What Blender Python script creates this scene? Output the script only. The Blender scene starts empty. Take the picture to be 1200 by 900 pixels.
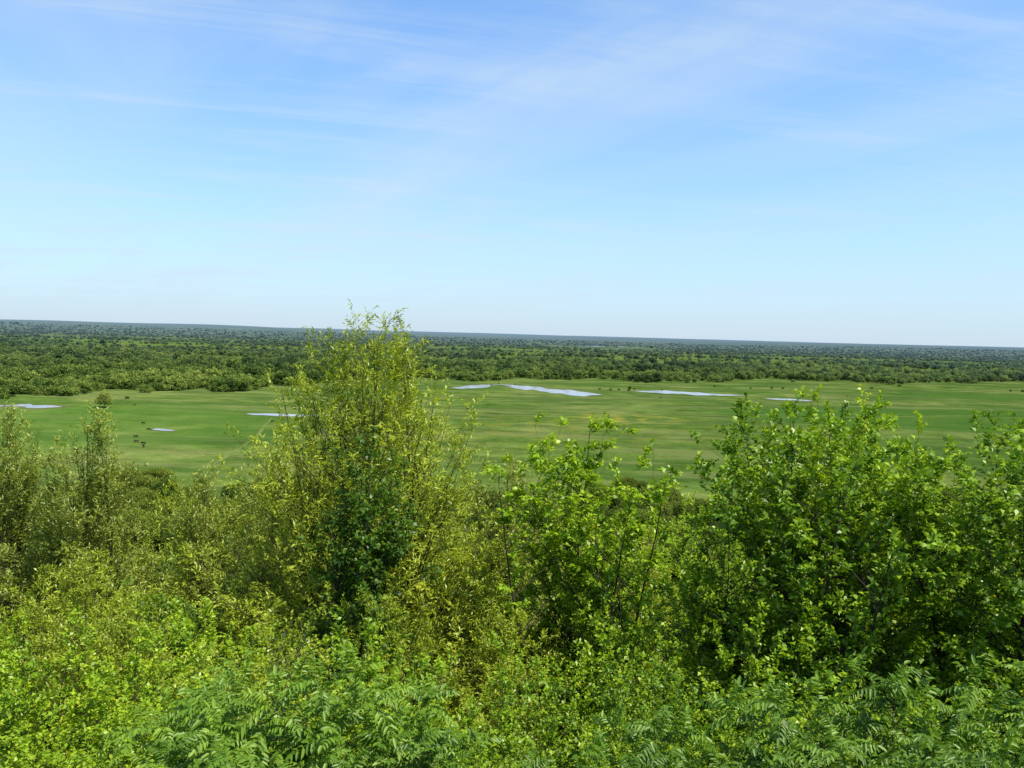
import bpy, math, numpy as np
from mathutils import Matrix, Vector, Euler

scene = bpy.context.scene
scene.view_settings.view_transform = 'Standard'
scene.view_settings.look = 'None'
scene.view_settings.exposure = 0
rng = np.random.default_rng(11)

# ------------------------------------------------------------------ helpers
def norm(v):
    return v / np.maximum(np.linalg.norm(v, axis=-1, keepdims=True), 1e-9)

def link(ob):
    scene.collection.objects.link(ob); return ob

class Geo:
    def __init__(s): s.v=[]; s.f=[]; s.m=[]; s.t=[]; s.n=0
    def add(s, V, F, mat, tint):
        V=V.reshape(-1,3); s.v.append(V); s.f.append(F.reshape(-1,4)+s.n)
        s.m.append(np.full(F.size//4, mat, np.int32)); s.t.append(np.broadcast_to(tint,(len(V),)).astype(np.float32)); s.n+=len(V)
    def mesh(s, name, mats):
        V=np.concatenate(s.v).astype(np.float32); F=np.concatenate(s.f).astype(np.int32); M=np.concatenate(s.m); T=np.concatenate(s.t)
        me=bpy.data.meshes.new(name)
        me.vertices.add(len(V)); me.vertices.foreach_set('co',V.ravel())
        me.loops.add(F.size); me.loops.foreach_set('vertex_index',F.ravel())
        me.polygons.add(len(F)); me.polygons.foreach_set('loop_start',np.arange(len(F),dtype=np.int32)*4)
        me.polygons.foreach_set('material_index',M)
        a=me.attributes.new('tint','FLOAT','POINT'); a.data.foreach_set('value',T)
        for m in mats: me.materials.append(m)
        me.update(calc_edges=True)
        return me

def tubes(g, P, R, sides, mat):
    n,k,_=P.shape
    T=np.gradient(P,axis=1); T=norm(T)
    ref=np.zeros_like(T); ref[...,0]=1.0; ref[np.abs(T[...,0])>.9]=(0,1,0)
    A=norm(np.cross(T,ref)); B=np.cross(T,A)
    ang=np.arange(sides)/sides*2*np.pi
    V=P[:,:,None,:]+R[:,:,None,None]*(A[:,:,None,:]*np.cos(ang)[None,None,:,None]+B[:,:,None,:]*np.sin(ang)[None,None,:,None])
    idx=np.arange(n*k*sides).reshape(n,k,sides)
    a=idx[:,:-1,:]; b=np.roll(a,-1,axis=2); c=idx[:,1:,:]; d=np.roll(c,-1,axis=2)
    g.add(V, np.stack([a,b,d,c],-1), mat, .5)

def leaves(g, P, D, S, L, W, mat, tint, six=False, fold=.25, droop=.15):
    N=norm(np.cross(S,D)); N*=np.where(N[:,2:3]<0,-1,1)
    L=L[:,None]; W=W[:,None]; n=len(P)
    if not six:
        V=np.stack([P, P+D*L*.45+S*W*.5+N*W*fold, P+D*L-N*L*droop, P+D*L*.45-S*W*.5+N*W*fold],1)
        F=np.arange(n*4).reshape(n,4)
        g.add(V,F,mat,np.repeat(tint,4))
    else:
        V=np.stack([P,
            P+D*L*.28+S*W*.45+N*W*fold, P+D*L*.66+S*W*.4+N*W*fold*.8-N*L*droop*.4,
            P+D*L-N*L*droop,
            P+D*L*.66-S*W*.4+N*W*fold*.8-N*L*droop*.4, P+D*L*.28-S*W*.45+N*W*fold],1)
        b=np.arange(n)[:,None]*6
        F=np.concatenate([b+np.array([[0,1,2,3]]), b+np.array([[0,3,4,5]])],0)
        g.add(V,F,mat,np.repeat(tint,6))

def sample(P,t):
    n,k,_=P.shape; x=np.clip(t,0,.9999)*(k-1); i=x.astype(int); f=(x-i)[:,None]
    r=np.arange(n); a=P[r,i]; b=P[r,i+1]
    return a*(1-f)+b*f, norm(b-a)

def child(P, rad, per, tlo, thi, length, spread, up, bend, kc, rg, lenfall=.4, jit=.06, rr=.6):
    """side shoots from parent curves"""
    n=len(P); idx=np.repeat(np.arange(n),per)
    t=np.tile((np.arange(per)+.5)/per,n)+rg.uniform(-.5,.5,n*per)/per
    t=tlo+(thi-tlo)*t
    pos,tan=sample(P[idx],t)
    rd=rg.normal(size=(n*per,3)); perp=norm(rd-(rd*tan).sum(1,keepdims=True)*tan)
    sp=spread*rg.uniform(.6,1.3,n*per)[:,None]
    d=norm(tan*np.cos(sp)+perp*np.sin(sp)+np.array([0,0,up]))
    ln=length*rg.uniform(.55,1.2,n*per)*(1-lenfall*(t-tlo)/max(thi-tlo,1e-6))
    s=np.linspace(0,1,kc)[None,:,None]
    C=pos[:,None,:]+d[:,None,:]*s*ln[:,None,None]
    C[:,:,2]+=(bend*ln[:,None])*(s[...,0]**2)
    side=norm(rg.normal(size=(n*per,3)))
    C+=side[:,None,:]*np.sin(s*np.pi*1.3)*ln[:,None,None]*jit
    x=np.clip(t,0,.999)*(rad.shape[1]-1); i=x.astype(int)
    r0=rad[idx,i]*rr
    R=r0[:,None]*np.linspace(1,.3,kc)[None,:]
    return C,R,idx,t

def build_plant(name, seed, H, prof, mats, stems=1, stem_spread=.2, r0=.07, nlimb=60, rise=.15, rise_var=.08,
                tmin=.15, subs=6, sub_len=.6, sub_spread=.7, sub_up=.15, sub_bend=.1,
                twigs=5, twig_len=.3, twig_spread=.7, twig_up=.1, twig_bend=-.05,
                nl=8, leaf_len=.07, leaf_w=.03, leaf_ang=.8, leaf_up=0.0, six=False, lean=(0,0), tubeT=True, compound=False,
                limb_arch=.3):
    rg=np.random.default_rng(seed); g=Geo()
    pt=np.array([p[0] for p in prof]); pr=np.array([p[1] for p in prof])
    K=9; tt=np.linspace(0,1,K)
    stemP=[]
    for i in range(stems):
        a=i/stems*2*np.pi+rg.uniform(0,1.5)
        off=np.array([math.cos(a),math.sin(a)])*stem_spread*(rg.uniform(.6,1.2) if stems>1 else .2)
        hh=H*(.97 if i==0 else rg.uniform(.72,.93))
        top=np.array([lean[0]+off[0]*(1 if i else .3),lean[1]+off[1]*(1 if i else .3)])
        P=np.zeros((K,3)); P[:,2]=tt*hh
        P[:,:2]=off*.15+top[None,:]*(tt**1.2)[:,None]+np.cumsum(rg.normal(0,.03*H/6,(K,2)),0)
        stemP.append(P)
    stemP=np.array(stemP); stemR=(r0*(1-.93*tt))[None,:].repeat(stems,0)*rg.uniform(.7,1,(stems,1))
    tubes(g,stemP,stemR,7,0)
    t1=[]
    while len(t1)<nlimb:
        t=rg.uniform(tmin,1)
        if rg.uniform()<(np.interp(t,pt,pr)/pr.max())**.8+.05: t1.append(t)
    t1=np.array(t1); si=rg.integers(0,stems,nlimb)
    az=np.arange(nlimb)*2.39996+rg.uniform(-.5,.5,nlimb)
    rr_=np.interp(t1,pt,pr)*rg.uniform(.45,1.12,nlimb)
    t0=np.clip(t1-(rise+rg.uniform(-1,1,nlimb)*rise_var),.05,.97)
    ks=7; s=np.linspace(0,1,ks)[None,:,None]
    A,_=sample(stemP[si],t0)
    axis,_=sample(stemP[np.zeros(nlimb,int)],np.minimum(t1,.999))
    E=axis+np.stack([np.cos(az)*rr_,np.sin(az)*rr_,np.zeros(nlimb)],1); E[:,2]=t1*H
    C=(A+E)/2; C[:,2]+=limb_arch*(E[:,2]-A[:,2])*rg.uniform(-1,.9,nlimb); C[:,:2]+=rg.normal(0,.08,(nlimb,2))
    L=(1-s)**2*A[:,None]+2*s*(1-s)*C[:,None]+s*s*E[:,None]
    L+=rg.normal(0,.012*H/6,L.shape)*(s>0)
    x=(t0*(K-1)).astype(int); Lr=(stemR[si,x]*.5)[:,None]*np.linspace(1,.2,ks)[None,:]
    tubes(g,L,Lr,5,0)
    L2=np.concatenate([L]+[stemP[:, 2:, :]]*3,0); R2=np.concatenate([Lr]+[stemR[:,2:]*.5]*3,0)
    ctint=rg.uniform(-.2,.2,len(L2))
    S1,SR,si1,_=child(L2,R2,subs,.2,1,sub_len,sub_spread,sub_up,sub_bend,6,rg)
    SR=np.clip(SR,.002,.012); tubes(g,S1,SR,3,0)
    ct1=ctint[si1]+rg.uniform(-.1,.1,len(S1))
    if compound:
        Q,QR,qi,_=child(S1,SR,twigs,.6,1,twig_len,twig_spread,twig_up,twig_bend,9,rg,lenfall=.1,jit=.02)
        QR=np.full(QR.shape,.0025); tubes(g,Q,QR,3,1)
        T=norm(np.gradient(Q,axis=1)); n=len(Q)
        SV=norm(np.cross(T,np.array([0,0,1.0])+rg.normal(0,.25,(n,1,3))))
        ln=np.linalg.norm(Q[:,-1]-Q[:,0],axis=1)
        prof2=np.array([0,.55,.85,1,1,.95,.85,.7,.6])
        for sgn in (-1,1):
            for j in list(range(1,9)):
                D=norm(SV[:,j]*sgn+T[:,j]*.55+np.array([0,0,-.22])+rg.normal(0,.12,(n,3)))
                S=norm(np.cross(D,np.array([0,0,1.0])+rg.normal(0,.25,(n,3))))
                Ls=leaf_len*prof2[j]*(ln/twig_len)**.5*rg.uniform(.85,1.1,n)
                leaves(g,Q[:,j],D,S,Ls,Ls*leaf_w/leaf_len,1,np.clip(.5+ct1[qi]+rg.uniform(-.2,.2,n),0,1),six,droop=.2)
        D=T[:,-1]; S=SV[:,-1]
        leaves(g,Q[:,-1],D,S,np.full(n,leaf_len*.8),np.full(n,leaf_w),1,np.clip(.5+ct1[qi],0,1),six,droop=.2)
        return g.mesh(name,mats)
    Q,QR,qi,_=child(S1,SR,twigs,.15,1,twig_len,twig_spread,twig_up,twig_bend,4,rg,lenfall=.3)
    QR=np.clip(QR,.001,.0025)
    if tubeT: tubes(g,Q,QR,3,1)
    n=len(Q)
    for j in range(nl):
        t=(j+.3+rg.uniform(0,.6,n))/nl
        P,T=sample(Q,t)
        rd=rg.normal(size=(n,3)); rd[:,2]*=.5
        perp=norm(np.cross(T,np.array([0,0,1.0])+rg.normal(0,.5,(n,3))))*np.where((j%2==0),1,-1)
        D=norm(T*math.cos(leaf_ang)+perp*math.sin(leaf_ang)+rd*.25+np.array([0,0,leaf_up]))
        S=norm(np.cross(D,np.array([0,0,1.0])+rg.normal(0,.4,(n,3))))
        sz=rg.uniform(.6,1.2,n)
        tint=.45+ct1[qi]+rg.normal(0,.13,n)+.2*(t-.5)
        leaves(g,P,D,S,leaf_len*sz,leaf_w*sz*rg.uniform(.8,1.15,n),1,np.clip(tint,0,1),six)
    return g.mesh(name,mats)

# ------------------------------------------------------------------ node helpers
def newmat(name):
    m=bpy.data.materials.new(name); m.use_nodes=True; nt=m.node_tree; nt.nodes.clear(); return m,nt
def N(nt,t,**kw):
    n=nt.nodes.new(t)
    for k,v in kw.items(): setattr(n,k,v)
    return n
def ramp(nt,pts):
    r=N(nt,'ShaderNodeValToRGB'); e=r.color_ramp.elements
    while len(e)<len(pts): e.new(.5)
    for i,(p,c) in enumerate(pts): e[i].position=p; e[i].color=(*c,1) if len(c)==3 else c
    return r
def math_(nt,op,a,b=None,c=None,clamp=False):
    n=N(nt,'ShaderNodeMath',operation=op); n.use_clamp=clamp
    for i,x in enumerate((a,b,c)):
        if x is None: continue
        if isinstance(x,(int,float)): n.inputs[i].default_value=x
        else: nt.links.new(x,n.inputs[i])
    return n.outputs[0]
def mix(nt,f,a,b,bt='MIX'):
    n=N(nt,'ShaderNodeMix',data_type='RGBA',blend_type=bt)
    for s,x in ((n.inputs[0],f),(n.inputs[6],a),(n.inputs[7],b)):
        if isinstance(x,(int,float)): s.default_value=x
        elif isinstance(x,tuple): s.default_value=(*x,1)
        else: nt.links.new(x,s)
    return n.outputs[2]
def noise(nt,vec,scale,detail=4,rough=.55,dist=0):
    n=N(nt,'ShaderNodeTexNoise'); n.inputs['Scale'].default_value=scale; n.inputs['Detail'].default_value=detail
    n.inputs['Roughness'].default_value=rough; n.inputs['Distortion'].default_value=dist
    nt.links.new(vec,n.inputs['Vector']); return n.outputs[0]

def leaf_mat(name,c0,c1,c2,trans=.30,gl=.035,rnd=.0):
    m,nt=newmat(name)
    a=N(nt,'ShaderNodeAttribute',attribute_name='tint')
    f=a.outputs['Fac']
    if rnd:
        oi=N(nt,'ShaderNodeObjectInfo'); f=math_(nt,'ADD',f,math_(nt,'MULTIPLY',math_(nt,'SUBTRACT',oi.outputs['Random'],.5),rnd),clamp=True)
    r=ramp(nt,[(0.05,c0),(.5,c1),(.95,c2)]); nt.links.new(f,r.inputs[0])
    p=N(nt,'ShaderNodeBsdfDiffuse'); nt.links.new(r.outputs[0],p.inputs[0])
    t=N(nt,'ShaderNodeBsdfTranslucent')
    tc=mix(nt,1.0,r.outputs[0],(1.3,1.2,.4),'MULTIPLY'); nt.links.new(tc,t.inputs[0])
    mx=N(nt,'ShaderNodeMixShader'); mx.inputs[0].default_value=trans
    nt.links.new(p.outputs[0],mx.inputs[1]); nt.links.new(t.outputs[0],mx.inputs[2])
    gs=N(nt,'ShaderNodeBsdfGlossy'); gs.inputs['Roughness'].default_value=.42; gs.inputs[0].default_value=(.9,.9,.8,1)
    m2=N(nt,'ShaderNodeMixShader'); m2.inputs[0].default_value=gl
    nt.links.new(mx.outputs[0],m2.inputs[1]); nt.links.new(gs.outputs[0],m2.inputs[2])
    o=N(nt,'ShaderNodeOutputMaterial'); nt.links.new(m2.outputs[0],o.inputs[0]); return m
def bark_mat(name,a,b):
    m,nt=newmat(name); g=N(nt,'ShaderNodeNewGeometry')
    r=ramp(nt,[(.3,a),(.7,b)]); nt.links.new(noise(nt,g.outputs['Position'],14,2),r.inputs[0])
    p=N(nt,'ShaderNodeBsdfDiffuse')
    nt.links.new(r.outputs[0],p.inputs[0])
    o=N(nt,'ShaderNodeOutputMaterial'); nt.links.new(p.outputs[0],o.inputs[0]); return m

bark=bark_mat('bark_brown',(.035,.028,.02),(.085,.07,.05))
bark_y=bark_mat('bark_olive',(.05,.045,.022),(.12,.10,.045))
bark_g=bark_mat('bark_grey',(.13,.11,.09),(.30,.26,.22))
M_willow=leaf_mat('willow_leaf',(.20,.27,.022),(.39,.49,.035),(.60,.66,.09))
M_willow2=leaf_mat('grey_willow_leaf',(.15,.21,.035),(.31,.39,.06),(.50,.55,.12))
M_yg=leaf_mat('elm_leaf',(.11,.22,.010),(.30,.48,.018),(.54,.66,.035),rnd=.25)
M_gr=leaf_mat('hackberry_leaf',(.07,.15,.010),(.20,.36,.018),(.42,.56,.03),rnd=.2)
M_dark=leaf_mat('oak_leaf',(.035,.09,.010),(.085,.18,.014),(.18,.32,.022))
M_comp=leaf_mat('walnut_leaf',(.07,.15,.012),(.15,.29,.022),(.30,.45,.04),gl=.035,rnd=.3)
M_olive=leaf_mat('shrub_leaf',(.15,.22,.014),(.34,.44,.025),(.56,.62,.05),rnd=.3)

# ------------------------------------------------------------------ terrain
HY=np.array([-1e7,1.5,6,15,30,60,110,170,220,1e7]); HZ=np.array([58.3,58.3,54.5,50,44,33,15,3,0,0])
def hz(x,y):
    x=np.asarray(x,float); y=np.asarray(y,float)
    r=np.hypot(x,y)
    w=np.clip(r/200,0,1)
    yy=y+w*14*np.sin(x*.017+.6)+.5*np.sin(x*.4)*np.clip(y/6,0,1)
    z=np.interp(yy,HY,HZ)
    z=z+.25*np.sin(x*.9+y*.5)*np.clip((y-3)/10,0,1)*np.clip((160-y)/60,0,1)
    q=np.clip((r-4200)/7500,0,1); q=q*q*(3-2*q)
    h=54+13*np.sin(x/2300+1.1)*np.cos(y/3100)+10*np.sin(x/1050+y/1900)+5*np.sin(x/410+y/700+2)+ 14*np.clip(-x/6000,-.4,1.2)
    return np.where(y>0,z+q*h,z)

def terrain():
    rad=np.concatenate([[0],np.geomspace(.6,32000,262)]); seg=600
    a=np.arange(seg)/seg*2*np.pi
    X=rad[:,None]*np.cos(a)[None]; Y=rad[:,None]*np.sin(a)[None]; Z=hz(X,Y)
    V=np.stack([X,Y,Z],-1)
    idx=np.arange(len(rad)*seg).reshape(len(rad),seg)
    A=idx[:-1]; B=np.roll(A,-1,1); C=idx[1:]; D=np.roll(C,-1,1)
    g=Geo(); g.add(V,np.stack([A,C,D,B],-1),0,.5)
    m,nt=newmat('grassland')
    geo=N(nt,'ShaderNodeNewGeometry'); pos=geo.outputs['Position']
    sx=N(nt,'ShaderNodeSeparateXYZ'); nt.links.new(pos,sx.inputs[0]); x,y=sx.outputs[0],sx.outputs[1]
    big=noise(nt,pos,.009,5,.65,.8); med=noise(nt,pos,.04,6,.7,.3); fin=noise(nt,pos,.5,4,.7)
    base=ramp(nt,[(.38,(.062,.122,.020)),(.5,(.102,.165,.030)),(.62,(.165,.200,.052))]); nt.links.new(big,base.inputs[0])
    v=math_(nt,'ADD',math_(nt,'MULTIPLY',med,.9),math_(nt,'MULTIPLY',fin,.5))
    vv=ramp(nt,[(.52,(.52,.58,.52)),(.90,(1.48,1.38,1.42))]); nt.links.new(v,vv.inputs[0])
    c=mix(nt,1.0,base.outputs[0],vv.outputs[0],'MULTIPLY')
    mp=N(nt,'ShaderNodeMapping'); mp.inputs['Rotation'].default_value=(0,0,.22); mp.inputs['Scale'].default_value=(.25,1.6,1)
    nt.links.new(pos,mp.inputs[0])
    st=noise(nt,mp.outputs[0],.03,5,.65,.4); sr=ramp(nt,[(.50,(0,0,0)),(.58,(1,1,1))]); nt.links.new(st,sr.inputs[0])
    c=mix(nt,math_(nt,'MULTIPLY',sr.outputs[0],.55),c,(.175,.190,.065))
    mp2=N(nt,'ShaderNodeMapping'); mp2.inputs['Rotation'].default_value=(0,0,-.35); mp2.inputs['Scale'].default_value=(.3,1.4,1)
    nt.links.new(pos,mp2.inputs[0])
    st=noise(nt,mp2.outputs[0],.022,4,.6,.9); sr=ramp(nt,[(.50,(0,0,0)),(.57,(1,1,1))]); nt.links.new(st,sr.inputs[0])
    c=mix(nt,math_(nt,'MULTIPLY',sr.outputs[0],.6),c,(.050,.098,.020))
    def ell(cx,cy,rx,ry):
        dx=math_(nt,'DIVIDE',math_(nt,'SUBTRACT',x,cx),rx); dy=math_(nt,'DIVIDE',math_(nt,'SUBTRACT',y,cy),ry)
        d=math_(nt,'ADD',math_(nt,'MULTIPLY',dx,dx),math_(nt,'MULTIPLY',dy,dy))
        return math_(nt,'SUBTRACT',1.0,d,clamp=True)
    fl=math_(nt,'MAXIMUM',math_(nt,'MULTIPLY',ell(85,585,55,60),1.2),math_(nt,'MULTIPLY',ell(10,520,200,140),.4))
    fn=ramp(nt,[(.48,(0,0,0)),(.60,(1,1,1))]); nt.links.new(noise(nt,pos,.06,6,.7),fn.inputs[0])
    fm=math_(nt,'MULTIPLY',math_(nt,'MULTIPLY',fl,fn.outputs[0]),.75,clamp=True)
    c=mix(nt,fm,c,(.27,.25,.035))
    dk=math_(nt,'MAXIMUM',math_(nt,'MULTIPLY',ell(430,650,270,105),9,clamp=True),math_(nt,'MULTIPLY',ell(760,960,330,70),9,clamp=True))
    c=mix(nt,math_(nt,'MULTIPLY',dk,.68),c,(.052,.125,.018))
    gl=math_(nt,'MULTIPLY',ell(-260,470,130,150),2.0,clamp=True)
    c=mix(nt,math_(nt,'MULTIPLY',gl,.4),c,(.080,.170,.024))
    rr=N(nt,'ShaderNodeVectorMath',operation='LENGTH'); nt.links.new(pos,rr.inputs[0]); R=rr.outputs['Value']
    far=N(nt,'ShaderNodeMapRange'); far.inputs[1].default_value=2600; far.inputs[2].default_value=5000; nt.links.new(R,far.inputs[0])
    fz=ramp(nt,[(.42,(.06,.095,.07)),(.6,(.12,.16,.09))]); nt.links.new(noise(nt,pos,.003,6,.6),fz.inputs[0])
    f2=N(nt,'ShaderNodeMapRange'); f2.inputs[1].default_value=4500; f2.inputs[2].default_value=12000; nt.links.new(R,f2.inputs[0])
    fc=mix(nt,f2.outputs[0],fz.outputs[0],(.12,.175,.21))  # blue distance haze painted into the far ground colour
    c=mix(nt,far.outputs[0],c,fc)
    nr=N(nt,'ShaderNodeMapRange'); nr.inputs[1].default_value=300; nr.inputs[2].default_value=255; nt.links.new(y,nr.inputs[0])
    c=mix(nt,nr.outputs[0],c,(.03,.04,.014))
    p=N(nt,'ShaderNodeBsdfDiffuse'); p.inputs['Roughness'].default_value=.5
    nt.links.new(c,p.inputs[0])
    bp=N(nt,'ShaderNodeBump'); bp.inputs['Strength'].default_value=.5; bp.inputs['Distance'].default_value=.6
    nt.links.new(fin,bp.inputs['Height']); nt.links.new(bp.outputs[0],p.inputs['Normal'])
    o=N(nt,'ShaderNodeOutputMaterial'); nt.links.new(p.outputs[0],o.inputs[0])
    return link(bpy.data.objects.new('ground',g.mesh('ground',[m])))
terrain()

# ------------------------------------------------------------------ ponds
mw,nt=newmat('pond_water'); p=N(nt,'ShaderNodeBsdfPrincipled')
p.inputs['Roughness'].default_value=.16; p.inputs['IOR'].default_value=1.33
gg=N(nt,'ShaderNodeNewGeometry'); wr=ramp(nt,[(.38,(.24,.24,.24)),(.62,(.42,.40,.38))]); nt.links.new(noise(nt,gg.outputs['Position'],.07,4,.6),wr.inputs[0]); nt.links.new(wr.outputs[0],p.inputs['Base Color'])
bp=N(nt,'ShaderNodeBump'); bp.inputs['Strength'].default_value=.25; nt.links.new(noise(nt,gg.outputs['Position'],1.2),bp.inputs['Height'])
nt.links.new(bp.outputs[0],p.inputs['Normal']); o=N(nt,'ShaderNodeOutputMaterial'); nt.links.new(p.outputs[0],o.inputs[0])
def dirt(name,a,b):
    mm,nt=newmat(name); p=N(nt,'ShaderNodeBsdfDiffuse')
    gg=N(nt,'ShaderNodeNewGeometry'); r=ramp(nt,[(.35,a),(.6,b)]); nt.links.new(noise(nt,gg.outputs['Position'],.08),r.inputs[0]); nt.links.new(r.outputs[0],p.inputs[0])
    o=N(nt,'ShaderNodeOutputMaterial'); nt.links.new(p.outputs[0],o.inputs[0]); return mm
mm=dirt('mud_bank',(.10,.13,.035),(.17,.14,.07))
mt=dirt('track_grass',(.105,.165,.03),(.17,.20,.06))

def patch(name,spine,z,mat,seed,grow=0.0,wob=1.0,across='n',n=80):
    """irregular sheet: a ribbon along a spine of (x,y,halfwidth); across='y' offsets along y (pond)"""
    rg=np.random.default_rng(seed)
    sp=np.array(spine,float)
    d=np.r_[0,np.cumsum(np.hypot(*np.diff(sp[:,:2],axis=0).T))] if across=='n' else sp[:,0]-sp[0,0]
    e=grow if across=='y' else 0
    s=np.linspace(0,d[-1],n)
    X=np.interp(s,d,sp[:,0]); Y=np.interp(s,d,sp[:,1]); W=np.interp(s,d,sp[:,2])
    if e: X=X+np.linspace(-e,e,n)
    end=np.sqrt(np.clip(1-(2*s/d[-1]-1)**6,0,1))
    ph=rg.uniform(0,6,8)
    w1=(W*(1+wob*(.3*np.sin(s/17+ph[0])+.2*np.sin(s/6+ph[1])+.1*np.sin(s/2.6+ph[4]))))*end+grow
    w2=(W*(1+wob*(.3*np.sin(s/13+ph[2])+.2*np.sin(s/5+ph[3])+.1*np.sin(s/2.3+ph[5]))))*end+grow
    if across=='n':
        tx=np.gradient(X); ty=np.gradient(Y); l=np.hypot(tx,ty); nx,ny=-ty/l,tx/l
    else: nx,ny=0*X,0*X+1
    A=np.stack([X+nx*w1,Y+ny*w1,np.full(n,z)],1); B=np.stack([X-nx*w2,Y-ny*w2,np.full(n,z)],1)
    V=np.concatenate([A,B]); i=np.arange(n-1); F=np.stack([i,i+n,i+n+1,i+1],1)
    g=Geo(); g.add(V,F,0,.5); return link(bpy.data.objects.new(name,g.mesh(name,[mat])))
ponds=[
 [(-66,868,10),(-54,880,32),(-38,895,40),(-28,915,22),(-22,935,4),(-10,945,5),(0,925,20),(15,900,34),(35,880,44),(55,850,44),(75,835,28),(94,825,8)],
 [(138,893,6),(165,888,20),(195,880,25),(225,876,14),(256,868,4)],
 [(266,832,7),(285,826,16),(310,820,5)],
 [(-366,560,3),(-352,566,9),(-343,562,4),(-336,556,13),(-320,564,6)],
 [(-206,456,2.5),(-198,453,3),(-192,452,1.5)],
 [(-184,552,4),(-165,549,7),(-140,548,6),(-116,546,3)],
]
for i,pd in enumerate(ponds):
    patch('mud_bank',pd,.06,mm,50+i,grow=4.0 if i<4 else 1.5,across='y')
    patch('pond',pd,.16,mw,50+i,across='y')
patch('river',[(380,4700,60),(520,4850,110),(700,4950,80)],2.0,mw,91,across='y')
patch('farm_track',[(-122,300,.8),(-128,335,.8),(-133,380,.8),(-139,430,.8),(-160,530,.8)],.03,mt,92,wob=1.2)
patch('farm_track',[(60,640,1.5),(140,655,1.7),(260,640,1.5),(420,700,2)],.03,mt,93,wob=.9)
patch('farm_track',[(-30,700,1.5),(60,690,1.7),(150,735,1.5),(300,760,2),(520,770,2)],.033,mt,94,wob=.9)

# ------------------------------------------------------------------ distant trees
def leafy_tree(name,seed,H,R,nf,size,mats,lobes=11,base=.12,flat=.8):
    rg=np.random.default_rng(seed); g=Geo()
    K=6; t=np.linspace(0,1,K); P=np.zeros((1,K,3)); P[0,:,2]=t*H*.75; P[0,:,:2]=np.cumsum(rg.normal(0,.02*H,(K,2)),0)*(t[:,None]>0)
    tubes(g,P,(.028*H*(1-.8*t))[None],6,0)
    c=[]
    for i in range(lobes):
        a=i*2.4+rg.uniform(-.4,.4); h=rg.uniform(base+.18,.84); rr=R*(.66*math.sqrt(rg.uniform(.15,1)))*(1.15-abs(h-.5))
        c.append((math.cos(a)*rr,math.sin(a)*rr,h*H,R*rg.uniform(.28,.5)))
    c.append((0,0,.8*H,R*.45)); c=np.array(c)
    S=[];E=[]
    for q in c:
        S.append(P[0,2]+rg.normal(0,.02,3)); E.append(q[:3])
    S=np.array(S);E=np.array(E); s=np.linspace(0,1,5)[None,:,None]
    LB=S[:,None]*(1-s)+E[:,None]*s; LB[:,:,2]+=-(s[...,0]*(1-s[...,0]))*H*.08
    tubes(g,LB,(.010*H*np.linspace(1,.3,5))[None].repeat(len(c),0),4,0)
    w=c[:,3]**2; li=rg.choice(len(c),nf,p=w/w.sum())
    d=norm(rg.normal(size=(nf,3))); rad=c[li,3]*rg.uniform(.6,1.2,nf)
    Pp=c[li,:3]+d*rad[:,None]*np.array([1,1,flat])
    D=norm(d*.5+rg.normal(size=(nf,3))*.7+np.array([0,0,.1])); Sv=norm(np.cross(D,d+rg.normal(size=(nf,3))*.5))
    sz=size*rg.uniform(.5,1.3,nf); lt=rg.uniform(-.25,.25,len(c))
    leaves(g,Pp,D,Sv,sz,sz*.7,1,np.clip(.5+lt[li]+rg.normal(0,.16,nf),0,1))
    return g.mesh(name,mats)

def far_leaf(name,cols,hazed):
    m,nt=newmat(name)
    a=N(nt,'ShaderNodeAttribute',attribute_name='tint'); oi=N(nt,'ShaderNodeObjectInfo'); geo=N(nt,'ShaderNodeNewGeometry')
    nz=noise(nt,geo.outputs['Position'],.0045,2,.6)
    f=math_(nt,'ADD',math_(nt,'MULTIPLY',a.outputs['Fac'],.35),math_(nt,'ADD',math_(nt,'MULTIPLY',oi.outputs['Random'],.45),math_(nt,'MULTIPLY',nz,1.3)),clamp=True)
    f=math_(nt,'SUBTRACT',f,.50)
    r=ramp(nt,[(.12,cols[0]),(.42,cols[1]),(.5,cols[2])]); r.color_ramp.elements[2].position=.5
    f=math_(nt,'ADD',math_(nt,'MULTIPLY',a.outputs['Fac'],.3),math_(nt,'ADD',math_(nt,'MULTIPLY',math_(nt,'SUBTRACT',oi.outputs['Random'],.5),.4),math_(nt,'MULTIPLY',math_(nt,'SUBTRACT',nz,.35),1.3)),clamp=True)
    r=ramp(nt,[(.12,cols[0]),(.40,cols[1]),(.80,cols[2])]); nt.links.new(f,r.inputs[0]); c=r.outputs[0]
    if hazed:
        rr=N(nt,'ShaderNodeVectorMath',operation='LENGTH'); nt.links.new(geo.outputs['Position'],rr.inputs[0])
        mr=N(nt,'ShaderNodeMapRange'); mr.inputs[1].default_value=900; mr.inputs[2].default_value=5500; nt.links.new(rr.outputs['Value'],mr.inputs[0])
        c=mix(nt,mr.outputs[0],c,(.19,.27,.30))  # aerial haze painted into the leaf colour, bluer with distance from the origin
    p=N(nt,'ShaderNodeBsdfDiffuse'); nt.links.new(c,p.inputs[0]); t=N(nt,'ShaderNodeBsdfTranslucent'); nt.links.new(c,t.inputs[0])
    mx=N(nt,'ShaderNodeMixShader'); mx.inputs[0].default_value=.35; nt.links.new(p.outputs[0],mx.inputs[1]); nt.links.new(t.outputs[0],mx.inputs[2])
    o=N(nt,'ShaderNodeOutputMaterial'); nt.links.new(mx.outputs[0],o.inputs[0]); return m
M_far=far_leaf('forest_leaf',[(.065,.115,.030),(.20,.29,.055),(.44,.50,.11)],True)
M_mid=far_leaf('foot_forest_leaf',[(.10,.16,.025),(.21,.28,.04),(.38,.43,.07)],False)

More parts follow.
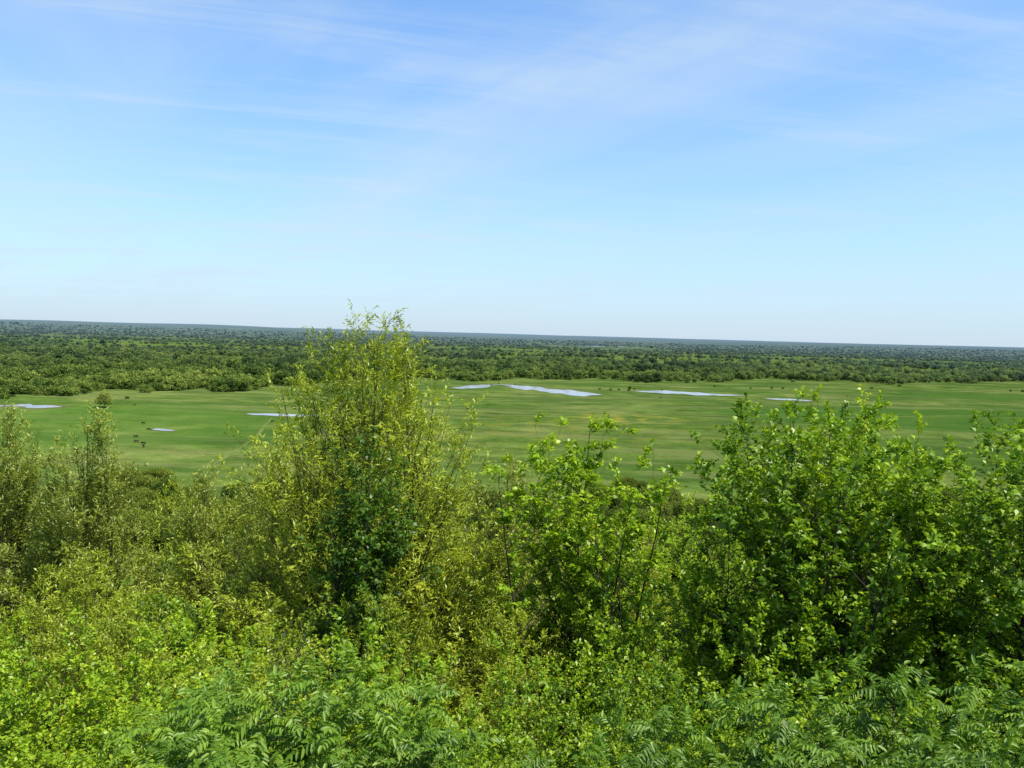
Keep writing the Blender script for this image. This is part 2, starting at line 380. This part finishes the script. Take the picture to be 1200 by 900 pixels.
def variants(cname,objs):
    col=bpy.data.collections.new(cname)
    for n,me in objs:
        col.objects.link(bpy.data.objects.new(n,me))
    return col
def scatter(name,pts,scl,col,seed):
    rg=np.random.default_rng(seed)
    me=bpy.data.meshes.new(name); me.vertices.add(len(pts)); me.vertices.foreach_set('co',pts.astype(np.float32).ravel())
    a=me.attributes.new('iscale','FLOAT_VECTOR','POINT'); a.data.foreach_set('vector',scl.astype(np.float32).ravel())
    rot=np.zeros((len(pts),3),np.float32); rot[:,2]=rg.uniform(0,6.28,len(pts))
    a=me.attributes.new('irot','FLOAT_VECTOR','POINT'); a.data.foreach_set('vector',rot.ravel())
    ob=link(bpy.data.objects.new(name,me))
    ng=bpy.data.node_groups.new(name,'GeometryNodeTree')
    ng.interface.new_socket('Geometry',in_out='INPUT',socket_type='NodeSocketGeometry'); ng.interface.new_socket('Geometry',in_out='OUTPUT',socket_type='NodeSocketGeometry')
    gi=ng.nodes.new('NodeGroupInput'); go=ng.nodes.new('NodeGroupOutput')
    ip=ng.nodes.new('GeometryNodeInstanceOnPoints'); ci=ng.nodes.new('GeometryNodeCollectionInfo')
    ci.inputs['Collection'].default_value=col; ci.inputs['Separate Children'].default_value=True; ci.inputs['Reset Children'].default_value=True
    ip.inputs['Pick Instance'].default_value=True
    for nm,sock in (('irot','Rotation'),('iscale','Scale')):
        na=ng.nodes.new('GeometryNodeInputNamedAttribute'); na.data_type='FLOAT_VECTOR'; na.inputs['Name'].default_value=nm
        ng.links.new(na.outputs[0],ip.inputs[sock])
    ng.links.new(gi.outputs[0],ip.inputs['Points']); ng.links.new(ci.outputs[0],ip.inputs['Instance']); ng.links.new(ip.outputs[0],go.inputs[0])
    md=ob.modifiers.new('instances','NODES'); md.node_group=ng
    return ob

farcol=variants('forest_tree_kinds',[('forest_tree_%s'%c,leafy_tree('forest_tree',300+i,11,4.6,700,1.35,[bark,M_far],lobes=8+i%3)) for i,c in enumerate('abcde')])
edge_u=np.array([-1.3,-.643,-.45,-.29,-.107,.1,.32,.64,1.3]); edge_y=np.array([500,640,700,820,1030,1080,1210,1330,1300])
def edge(u): return np.interp(u,edge_u,edge_y)*(1+.035*np.sin(u*23)+.026*np.sin(u*61+1)+.015*np.sin(u*140))
rg=np.random.default_rng(5)
yy=np.concatenate([np.exp(rg.uniform(math.log(560),math.log(7500),31000)), rg.uniform(560,1700,9000)])
uu=rg.uniform(-.9,.9,len(yy)); xx=uu*yy
keep=yy>edge(uu)
clear=[(-650,1500,260,110),(-900,2300,520,190),(-150,1650,240,110),(350,2050,500,150),(900,1900,300,100),(1200,2900,600,220),(-300,3100,600,230),(540,4300,330,620),(-1700,3600,700,260),(200,1330,130,60),(-330,1020,110,40),(1500,2000,350,110),(720,1560,160,60),(-560,950,120,40),(50,2500,300,120),(-420,1250,90,60),(-1500,2700,500,160),(600,2400,260,90)]
for cx,cy,rx,ry in clear:
    keep&=((xx-cx)/rx)**2+((yy-cy)/ry)**2>1+.3*np.sin(xx/40+cy)
xx,yy=xx[keep],yy[keep]
s=rg.uniform(.5,1.25,len(xx))*np.clip(1.0-(yy-1500)/9000,.6,1.0)
s*=1+.28*np.sin(xx/90+.7*np.sin(yy/200))*np.sin(yy/120+.9*np.sin(xx/260))
s*=np.where(rg.uniform(size=len(s))<.06,1.35,1)
wd=np.clip(1+(yy-1500)/3000,1,2.0)
scl=np.stack([s*wd*rg.uniform(.9,1.3,len(s)),s*wd*rg.uniform(.9,1.3,len(s)),s*rg.uniform(.8,1.15,len(s))],1)
pts=np.stack([xx,yy,hz(xx,yy)-.6],1)
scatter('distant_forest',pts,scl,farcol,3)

bp_=[(138,930,.45),(143,926,.35),(100,905,.3),(112,900,.35),(122,905,.28),(132,897,.3),(330,1010,.4),(345,1012,.35),(480,1060,.5),(700,1090,.45),(690,1100,.35),(560,1150,.5),(175,925,.22),(-120,960,.45),(-160,930,.5),(-230,850,.5),(-95,1000,.5),(300,1000,.3),(-310,640,.3),(-390,610,.35),(-300,590,.2),(420,1190,.5),(-280,590,.3),(-60,1040,.6),(240,1090,.6),(255,1110,.7),(380,900,.3),(150,800,.2),(-90,700,.22),(260,1020,.35),(-24,925,.2),(-16,965,.22),(4,955,.2)]
bp_=np.array(bp_)
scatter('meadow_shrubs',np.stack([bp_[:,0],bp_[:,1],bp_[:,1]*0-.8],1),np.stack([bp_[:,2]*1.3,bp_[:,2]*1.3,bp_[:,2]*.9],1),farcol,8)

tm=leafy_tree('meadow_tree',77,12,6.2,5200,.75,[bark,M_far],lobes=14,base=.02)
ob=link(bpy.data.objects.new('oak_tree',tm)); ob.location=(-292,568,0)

# forest at the foot of the hill + hillside
midcol=variants('hillside_tree_kinds',[('hillside_tree_%s'%c,leafy_tree('hillside_tree',400+i,10,4.2,4500,.5,[bark,M_mid],lobes=13)) for i,c in enumerate('abcd')])
n=1200; y=np.concatenate([rg.uniform(40,190,250),rg.uniform(190,306,n)]); x=rg.uniform(-1,1,len(y))*(y*.85+15)
lim=292+9*np.sin(x*.05)+7*np.sin(x*.13+1)
k=(y<lim); x,y=x[k],y[k]
s=rg.uniform(.55,1.05,len(x))
top=hz(x,y)+10*s; limz=60-y*(.190+.015*np.sin(x*.11)); s=np.where(top>limz,np.maximum((limz-hz(x,y))/10,.12),s)
sc=np.stack([np.maximum(s,.35)*1.05]*2+[s],1)
scatter('hillside_forest',np.stack([x,y,hz(x,y)-.2],1),sc,midcol,4)

# grazing cattle far below in the meadow
def cow_mesh():
    g=Geo()
    def tb(pts,rad,sides=8):
        P=np.array(pts,float)[None]; tubes(g,P,np.array(rad,float)[None],sides,0)
    tb([(-1.0,0,1.12),(-.95,0,1.1),(-.6,0,1.06),(0,0,.98),(.55,0,1.02),(.85,0,1.08),(1.0,0,1.05)],[.03,.22,.34,.38,.37,.27,.16])
    tb([(.85,0,1.12),(1.15,0,.95),(1.4,0,.55)],[.25,.19,.13]); tb([(1.36,0,.62),(1.5,0,.38),(1.62,0,.16),(1.64,0,.12)],[.13,.14,.08,.02])
    for s in (-1,1):
        tb([(1.38,.1*s,.55),(1.33,.26*s,.58)],[.05,.01],4)
        tb([(.65,.2*s,.95),(.62,.2*s,.55),(.66,.2*s,.28),(.66,.2*s,0)],[.15,.08,.06,.06],6)
        tb([(-.7,.2*s,1.0),(-.6,.21*s,.66),(-.86,.2*s,.42),(-.82,.2*s,0)],[.2,.12,.07,.06],6)
    tb([(-.98,0,1.15),(-1.08,0,.9),(-1.06,0,.45)],[.04,.03,.05],5)
    return g
mc,nt=newmat('cow_hide'); p=N(nt,'ShaderNodeBsdfDiffuse'); gg=N(nt,'ShaderNodeNewGeometry'); r=ramp(nt,[(.4,(.03,.02,.015)),(.6,(.09,.05,.03))])
nt.links.new(noise(nt,gg.outputs['Position'],.15),r.inputs[0]); nt.links.new(r.outputs[0],p.inputs[0]); o=N(nt,'ShaderNodeOutputMaterial'); nt.links.new(p.outputs[0],o.inputs[0])
cm=cow_mesh().mesh('cow',[mc])
for i,(cx,cy,a) in enumerate([(-222,478,0),(-206,450,.4),(-199,420,.9),(-190,402,3.4),(-184,396,.2),(-180,388,5.4),(-152,505,.3)]):
    o_=link(bpy.data.objects.new('cow',cm)); o_.location=(cx,cy,0); o_.rotation_euler=(0,0,a)

# ------------------------------------------------------------------ foreground plants
used=set()
def place(name,me,x,y,topz,H,rscale=1.0,rot=0.0,sink=.1):
    z=float(hz(x,y))-sink; s=(topz-z)/H
    if me.name in used: me=me.copy()
    used.add(me.name)
    o=link(bpy.data.objects.new(name,me)); o.location=(x,y,z); o.scale=(rscale,rscale,s); o.rotation_euler=(0,0,rot); return o

me=build_plant('willow',21,10,[(0.2,2.4),(.45,3.1),(.6,2.9),(.72,2.6),(.8,2.1),(.88,1.5),(.95,1.0),(1,.5)],[bark_y,M_willow],stems=5,stem_spread=1.2,r0=.08,
  nlimb=310,rise=.17,rise_var=.06,tmin=.25,subs=8,sub_len=.7,sub_spread=.6,sub_up=.25,sub_bend=.03,twigs=5,twig_len=.34,twig_spread=.6,twig_up=.1,twig_bend=-.1,
  nl=8,leaf_len=.095,leaf_w=.028,leaf_ang=.7,tubeT=False)
place('willow_tree',me,-2.45,14,60.35,10.05,.97,.4)
mw2=build_plant('willow_small',22,8.5,[(0.2,.9),(.5,1.3),(.7,1.2),(.85,.85),(.95,.5),(1,.2)],[bark_y,M_willow2],stems=4,stem_spread=.6,r0=.06,
  nlimb=110,rise=.2,rise_var=.07,tmin=.25,subs=8,sub_len=.6,sub_spread=.55,sub_up=.3,sub_bend=.03,twigs=5,twig_len=.32,twig_spread=.55,twig_up=.15,
  nl=8,leaf_len=.09,leaf_w=.026,leaf_ang=.7,tubeT=False)
for (x,y,tz,rs,rt) in [(-11.6,18,57.9,1.1,0),(-9.1,17,57.9,1.2,2),(-7.0,19,56.4,1.1,4),(-.2,16.5,57.2,1.15,1),(-4.9,17,57.0,1.1,3)]:
    place('willow_tree',mw2,x,y,tz,8.55,rs,rt)
me=build_plant('dark_tree',31,7.5,[(.2,1.0),(.5,1.25),(.7,1.05),(.85,.7),(.95,.4),(1,.15)],[bark,M_dark],stems=2,stem_spread=.4,r0=.07,nlimb=90,rise=.14,tmin=.25,
  subs=6,sub_len=.42,sub_spread=.7,sub_up=.15,twigs=5,twig_len=.22,nl=7,leaf_len=.08,leaf_w=.048,leaf_ang=.9,leaf_up=-.25,tubeT=False)
place('oak_tree',me,-2.3,11.7,58.5,7.55,.95,0)

me=build_plant('elm_mid',41,8,[(.2,1.1),(.5,1.2),(.7,1.0),(.8,1.25),(.9,1.5),(.96,1.4),(1,.7)],[bark,M_yg],stems=5,stem_spread=1.4,r0=.06,nlimb=100,rise=.13,rise_var=.06,tmin=.3,
  subs=6,sub_len=.36,sub_spread=.6,sub_up=.05,twigs=5,twig_len=.2,nl=7,leaf_len=.09,leaf_w=.058,leaf_ang=.85,lean=(.3,0),tubeT=False)
place('elm_tree',me,1.05,13,58.75,8.1,1.05,0)
eR=[build_plant('elm_wide',51+i,7.5,[(.2,1.3),(.5,1.8),(.7,1.95),(.85,1.95),(.94,1.6),(1,.8)],[bark,m_],stems=5,stem_spread=1.6,r0=.07,nlimb=165,rise=.09,rise_var=.06,tmin=.3,
  subs=7,sub_len=.5,sub_spread=.6,sub_up=.0,sub_bend=.05,twigs=5,twig_len=.24,nl=7,leaf_len=.09,leaf_w=.058,leaf_ang=.85,tubeT=False) for i,m_ in enumerate([M_gr,M_yg])]
place('elm_tree',eR[0],4.5,11.5,59.05,7.5,1.0,.5)
place('elm_tree',eR[0],7.0,10.6,59.05,7.5,1.0,2.6)
place('elm_tree',eR[1],5.9,13.0,59.0,7.5,1.0,1.4)

def shrub(seed,mats,H=5,R=1.5,**kw):
    a=dict(stems=4,stem_spread=R*.75,r0=.04,nlimb=80,rise=.2,rise_var=.1,tmin=.35,subs=6,sub_len=.5,sub_spread=.7,sub_up=.15,twigs=5,twig_len=.23,nl=6,leaf_len=.08,leaf_w=.05,leaf_ang=.85,tubeT=False)
    a.update(kw)
    return build_plant('shrub',seed,H,[(.2,R*.7),(.5,R),(.75,R*1.05),(.9,R*.8),(1,R*.35)],mats,**a)
SH={'yg':[shrub(61,[bark,M_yg]),shrub(62,[bark,M_yg])],
    'gr':[shrub(63,[bark,M_gr]),shrub(64,[bark,M_gr],leaf_len=.085,leaf_w=.055)],
    'ol':[shrub(65,[bark_y,M_olive],leaf_len=.075,leaf_w=.03,nl=8,sub_up=.25),shrub(66,[bark_g,M_olive],leaf_len=.065,leaf_w=.036,nl=7,nlimb=65)],
    'wi':[shrub(67,[bark_y,M_willow],leaf_len=.085,leaf_w=.027,nl=9,sub_up=.3,twig_len=.3)]}
CP=[build_plant('compound',70+i,3.4,[(.2,.8),(.5,1.1),(.75,1.15),(.9,.9),(1,.4)],[bark,M_comp],stems=4,stem_spread=.8,r0=.03,nlimb=20,rise=.22,rise_var=.1,tmin=.4,
   subs=3,sub_len=.35,sub_spread=.6,sub_up=.3,twigs=6,twig_len=.44,twig_spread=1.05,twig_up=.3,twig_bend=-.42,leaf_len=.12,leaf_w=.044,six=True,compound=True) for i in range(3)]
names={'yg':'elm_shrub','gr':'hackberry_shrub','ol':'privet_shrub','wi':'willow_shrub'}
rg=np.random.default_rng(17)
def row(y0,s,x0,x1,step,kinds,jit=.04,rs=1.0):
    x=x0
    while x<x1:
        yy_=y0+rg.uniform(-1,1)*y0*.07; k=kinds(x/yy_); me=SH[k][rg.integers(len(SH[k]))]
        place(names[k],me,x,yy_,60-yy_*(s+rg.uniform(-jit,jit)),5.05,rs*rg.uniform(.85,1.15),rg.uniform(0,6.28)); x+=step*rg.uniform(.8,1.2)
pick=lambda *a: a[rg.integers(len(a))]
row(25,.215,-17,18,2.6,lambda u: pick('gr','ol','wi') if u<.1 else pick('gr','yg','gr'),.02,1.25)
row(19,.255,-13,14,2.5,lambda u: pick('wi','ol','gr') if u<0 else pick('yg','gr','ol'),.035,1.0)
row(14.5,.295,-10,10.5,2.2,lambda u: pick('wi','ol','gr') if u<.05 else pick('yg','yg','ol','gr'),.04,.95)
row(11,.35,-7.6,8,2.0,lambda u: pick('wi','ol','yg') if u<.0 else pick('yg','yg','gr'),.055,.85)
row(8.3,.41,-5.8,6,1.6,lambda u: pick('yg','ol','gr') if u<-.2 else pick('wi','ol','yg') if u<.15 else pick('yg','gr','gr'),.055,.68)
row(6.3,.49,-4.4,4.6,1.3,lambda u: pick('yg','ol') if u<.1 else pick('gr','yg'),.03,.55)
for (x,y,s,r) in [(-2.1,5.6,.44,.7),(-1.1,5.7,.415,.7),(-1.7,4.7,.52,.6),(-.4,5.2,.53,.6),(.5,5.0,.54,.6),(1.35,5.4,.49,.65),(2.3,5.6,.445,.7),(3.1,5.8,.43,.7),(3.95,6.0,.40,.7),(2.0,4.7,.52,.6),(2.9,4.8,.50,.6),(1.1,4.5,.54,.55)]:
    place('walnut_sapling',CP[rg.integers(3)],x,y,60-y*s,3.5,r,rg.uniform(0,6.28))

# ------------------------------------------------------------------ sky, sun
az=math.radians(122); el=math.radians(60)
w=bpy.data.worlds.new('World'); scene.world=w; w.use_nodes=True; nt=w.node_tree; nt.nodes.clear()
sky=N(nt,'ShaderNodeTexSky',sky_type='NISHITA'); sky.sun_disc=False; sky.sun_elevation=el; sky.sun_rotation=az
sky.altitude=200; sky.air_density=1.0; sky.dust_density=.3; sky.ozone_density=1.5
tc=N(nt,'ShaderNodeTexCoord'); sx=N(nt,'ShaderNodeSeparateXYZ'); nt.links.new(tc.outputs['Generated'],sx.inputs[0])
zp=math_(nt,'MAXIMUM',sx.outputs[2],0.0)
zc=math_(nt,'ADD',zp,.10)
U=math_(nt,'DIVIDE',sx.outputs[0],zc); V=math_(nt,'DIVIDE',sx.outputs[1],zc)
cb=N(nt,'ShaderNodeCombineXYZ'); nt.links.new(U,cb.inputs[0]); nt.links.new(V,cb.inputs[1])
def streak(rot,sc,scale,detail,rough,dist,lo,hi):
    mp=N(nt,'ShaderNodeMapping'); mp.vector_type='TEXTURE'; mp.inputs['Rotation'].default_value=(0,0,rot); mp.inputs['Scale'].default_value=sc; nt.links.new(cb.outputs[0],mp.inputs[0])
    r=ramp(nt,[(lo,(0,0,0)),(hi,(1,1,1))]); r.color_ramp.interpolation='EASE'; nt.links.new(noise(nt,mp.outputs[0],scale,detail,rough,dist),r.inputs[0]); return r.outputs[0]
A=streak(-.95,(3.2,.8,1),1.3,4,.6,.5,.36,.68)
B=streak(.22,(2.2,.35,1),1.2,5,.62,.5,.46,.70)
D_=streak(-.6,(2.0,1.2,1),.8,1,.5,0,.32,.6)
pd=math_(nt,'ADD',math_(nt,'MULTIPLY',U,.815),math_(nt,'MULTIPLY',V,.58))
bd=math_(nt,'DIVIDE',math_(nt,'SUBTRACT',pd,1.60),.42); bd=math_(nt,'SUBTRACT',1.0,math_(nt,'MULTIPLY',bd,bd),clamp=True)
lf=math_(nt,'MULTIPLY',math_(nt,'SUBTRACT',.25,U),1.3,clamp=True)
C=math_(nt,'MULTIPLY',bd,math_(nt,'ADD',math_(nt,'MULTIPLY',A,.5),.4))
cl=math_(nt,'ADD',math_(nt,'MULTIPLY',math_(nt,'MULTIPLY',A,D_),.42),math_(nt,'ADD',math_(nt,'MULTIPLY',math_(nt,'MULTIPLY',B,math_(nt,'MAXIMUM',D_,lf)),.5),math_(nt,'MULTIPLY',C,.6)),clamp=True)
tinted=mix(nt,1.0,sky.outputs[0],(.80,1.27,1.66),'MULTIPLY')
hi_=N(nt,'ShaderNodeMapRange'); hi_.inputs[1].default_value=.42; hi_.inputs[2].default_value=.7; nt.links.new(zp,hi_.inputs[0])
tinted=mix(nt,hi_.outputs[0],tinted,sky.outputs[0])
hz_=math_(nt,'EXPONENT',math_(nt,'MULTIPLY',zp,-5.0))
base=mix(nt,math_(nt,'MULTIPLY',hz_,.96),tinted,(4.05,4.85,5.7))
col=mix(nt,math_(nt,'MULTIPLY',cl,.70),base,(4.3,5.25,6.0))
bg=N(nt,'ShaderNodeBackground'); bg.inputs[1].default_value=.15; nt.links.new(col,bg.inputs[0])
o=N(nt,'ShaderNodeOutputWorld'); nt.links.new(bg.outputs[0],o.inputs[0])
sd=Vector((math.sin(az)*math.cos(el),math.cos(az)*math.cos(el),math.sin(el)))
L=bpy.data.lights.new('sun','SUN'); L.energy=5.0; L.angle=math.radians(.5); L.color=(1,.95,.86)
lo=link(bpy.data.objects.new('sun',L)); lo.rotation_euler=sd.to_track_quat('Z','Y').to_euler(); lo.location=(30,-20,120)

# ------------------------------------------------------------------ camera
cam=bpy.data.cameras.new('camera'); cam.lens=28; cam.sensor_width=36; cam.clip_end=60000; cam.clip_start=.1
co=link(bpy.data.objects.new('camera',cam))
co.matrix_world=Matrix.Translation((0,0,60))@Matrix.Rotation(math.radians(90-3.56),4,'X')@Matrix.Rotation(math.radians(1.53),4,'Z')
scene.camera=co
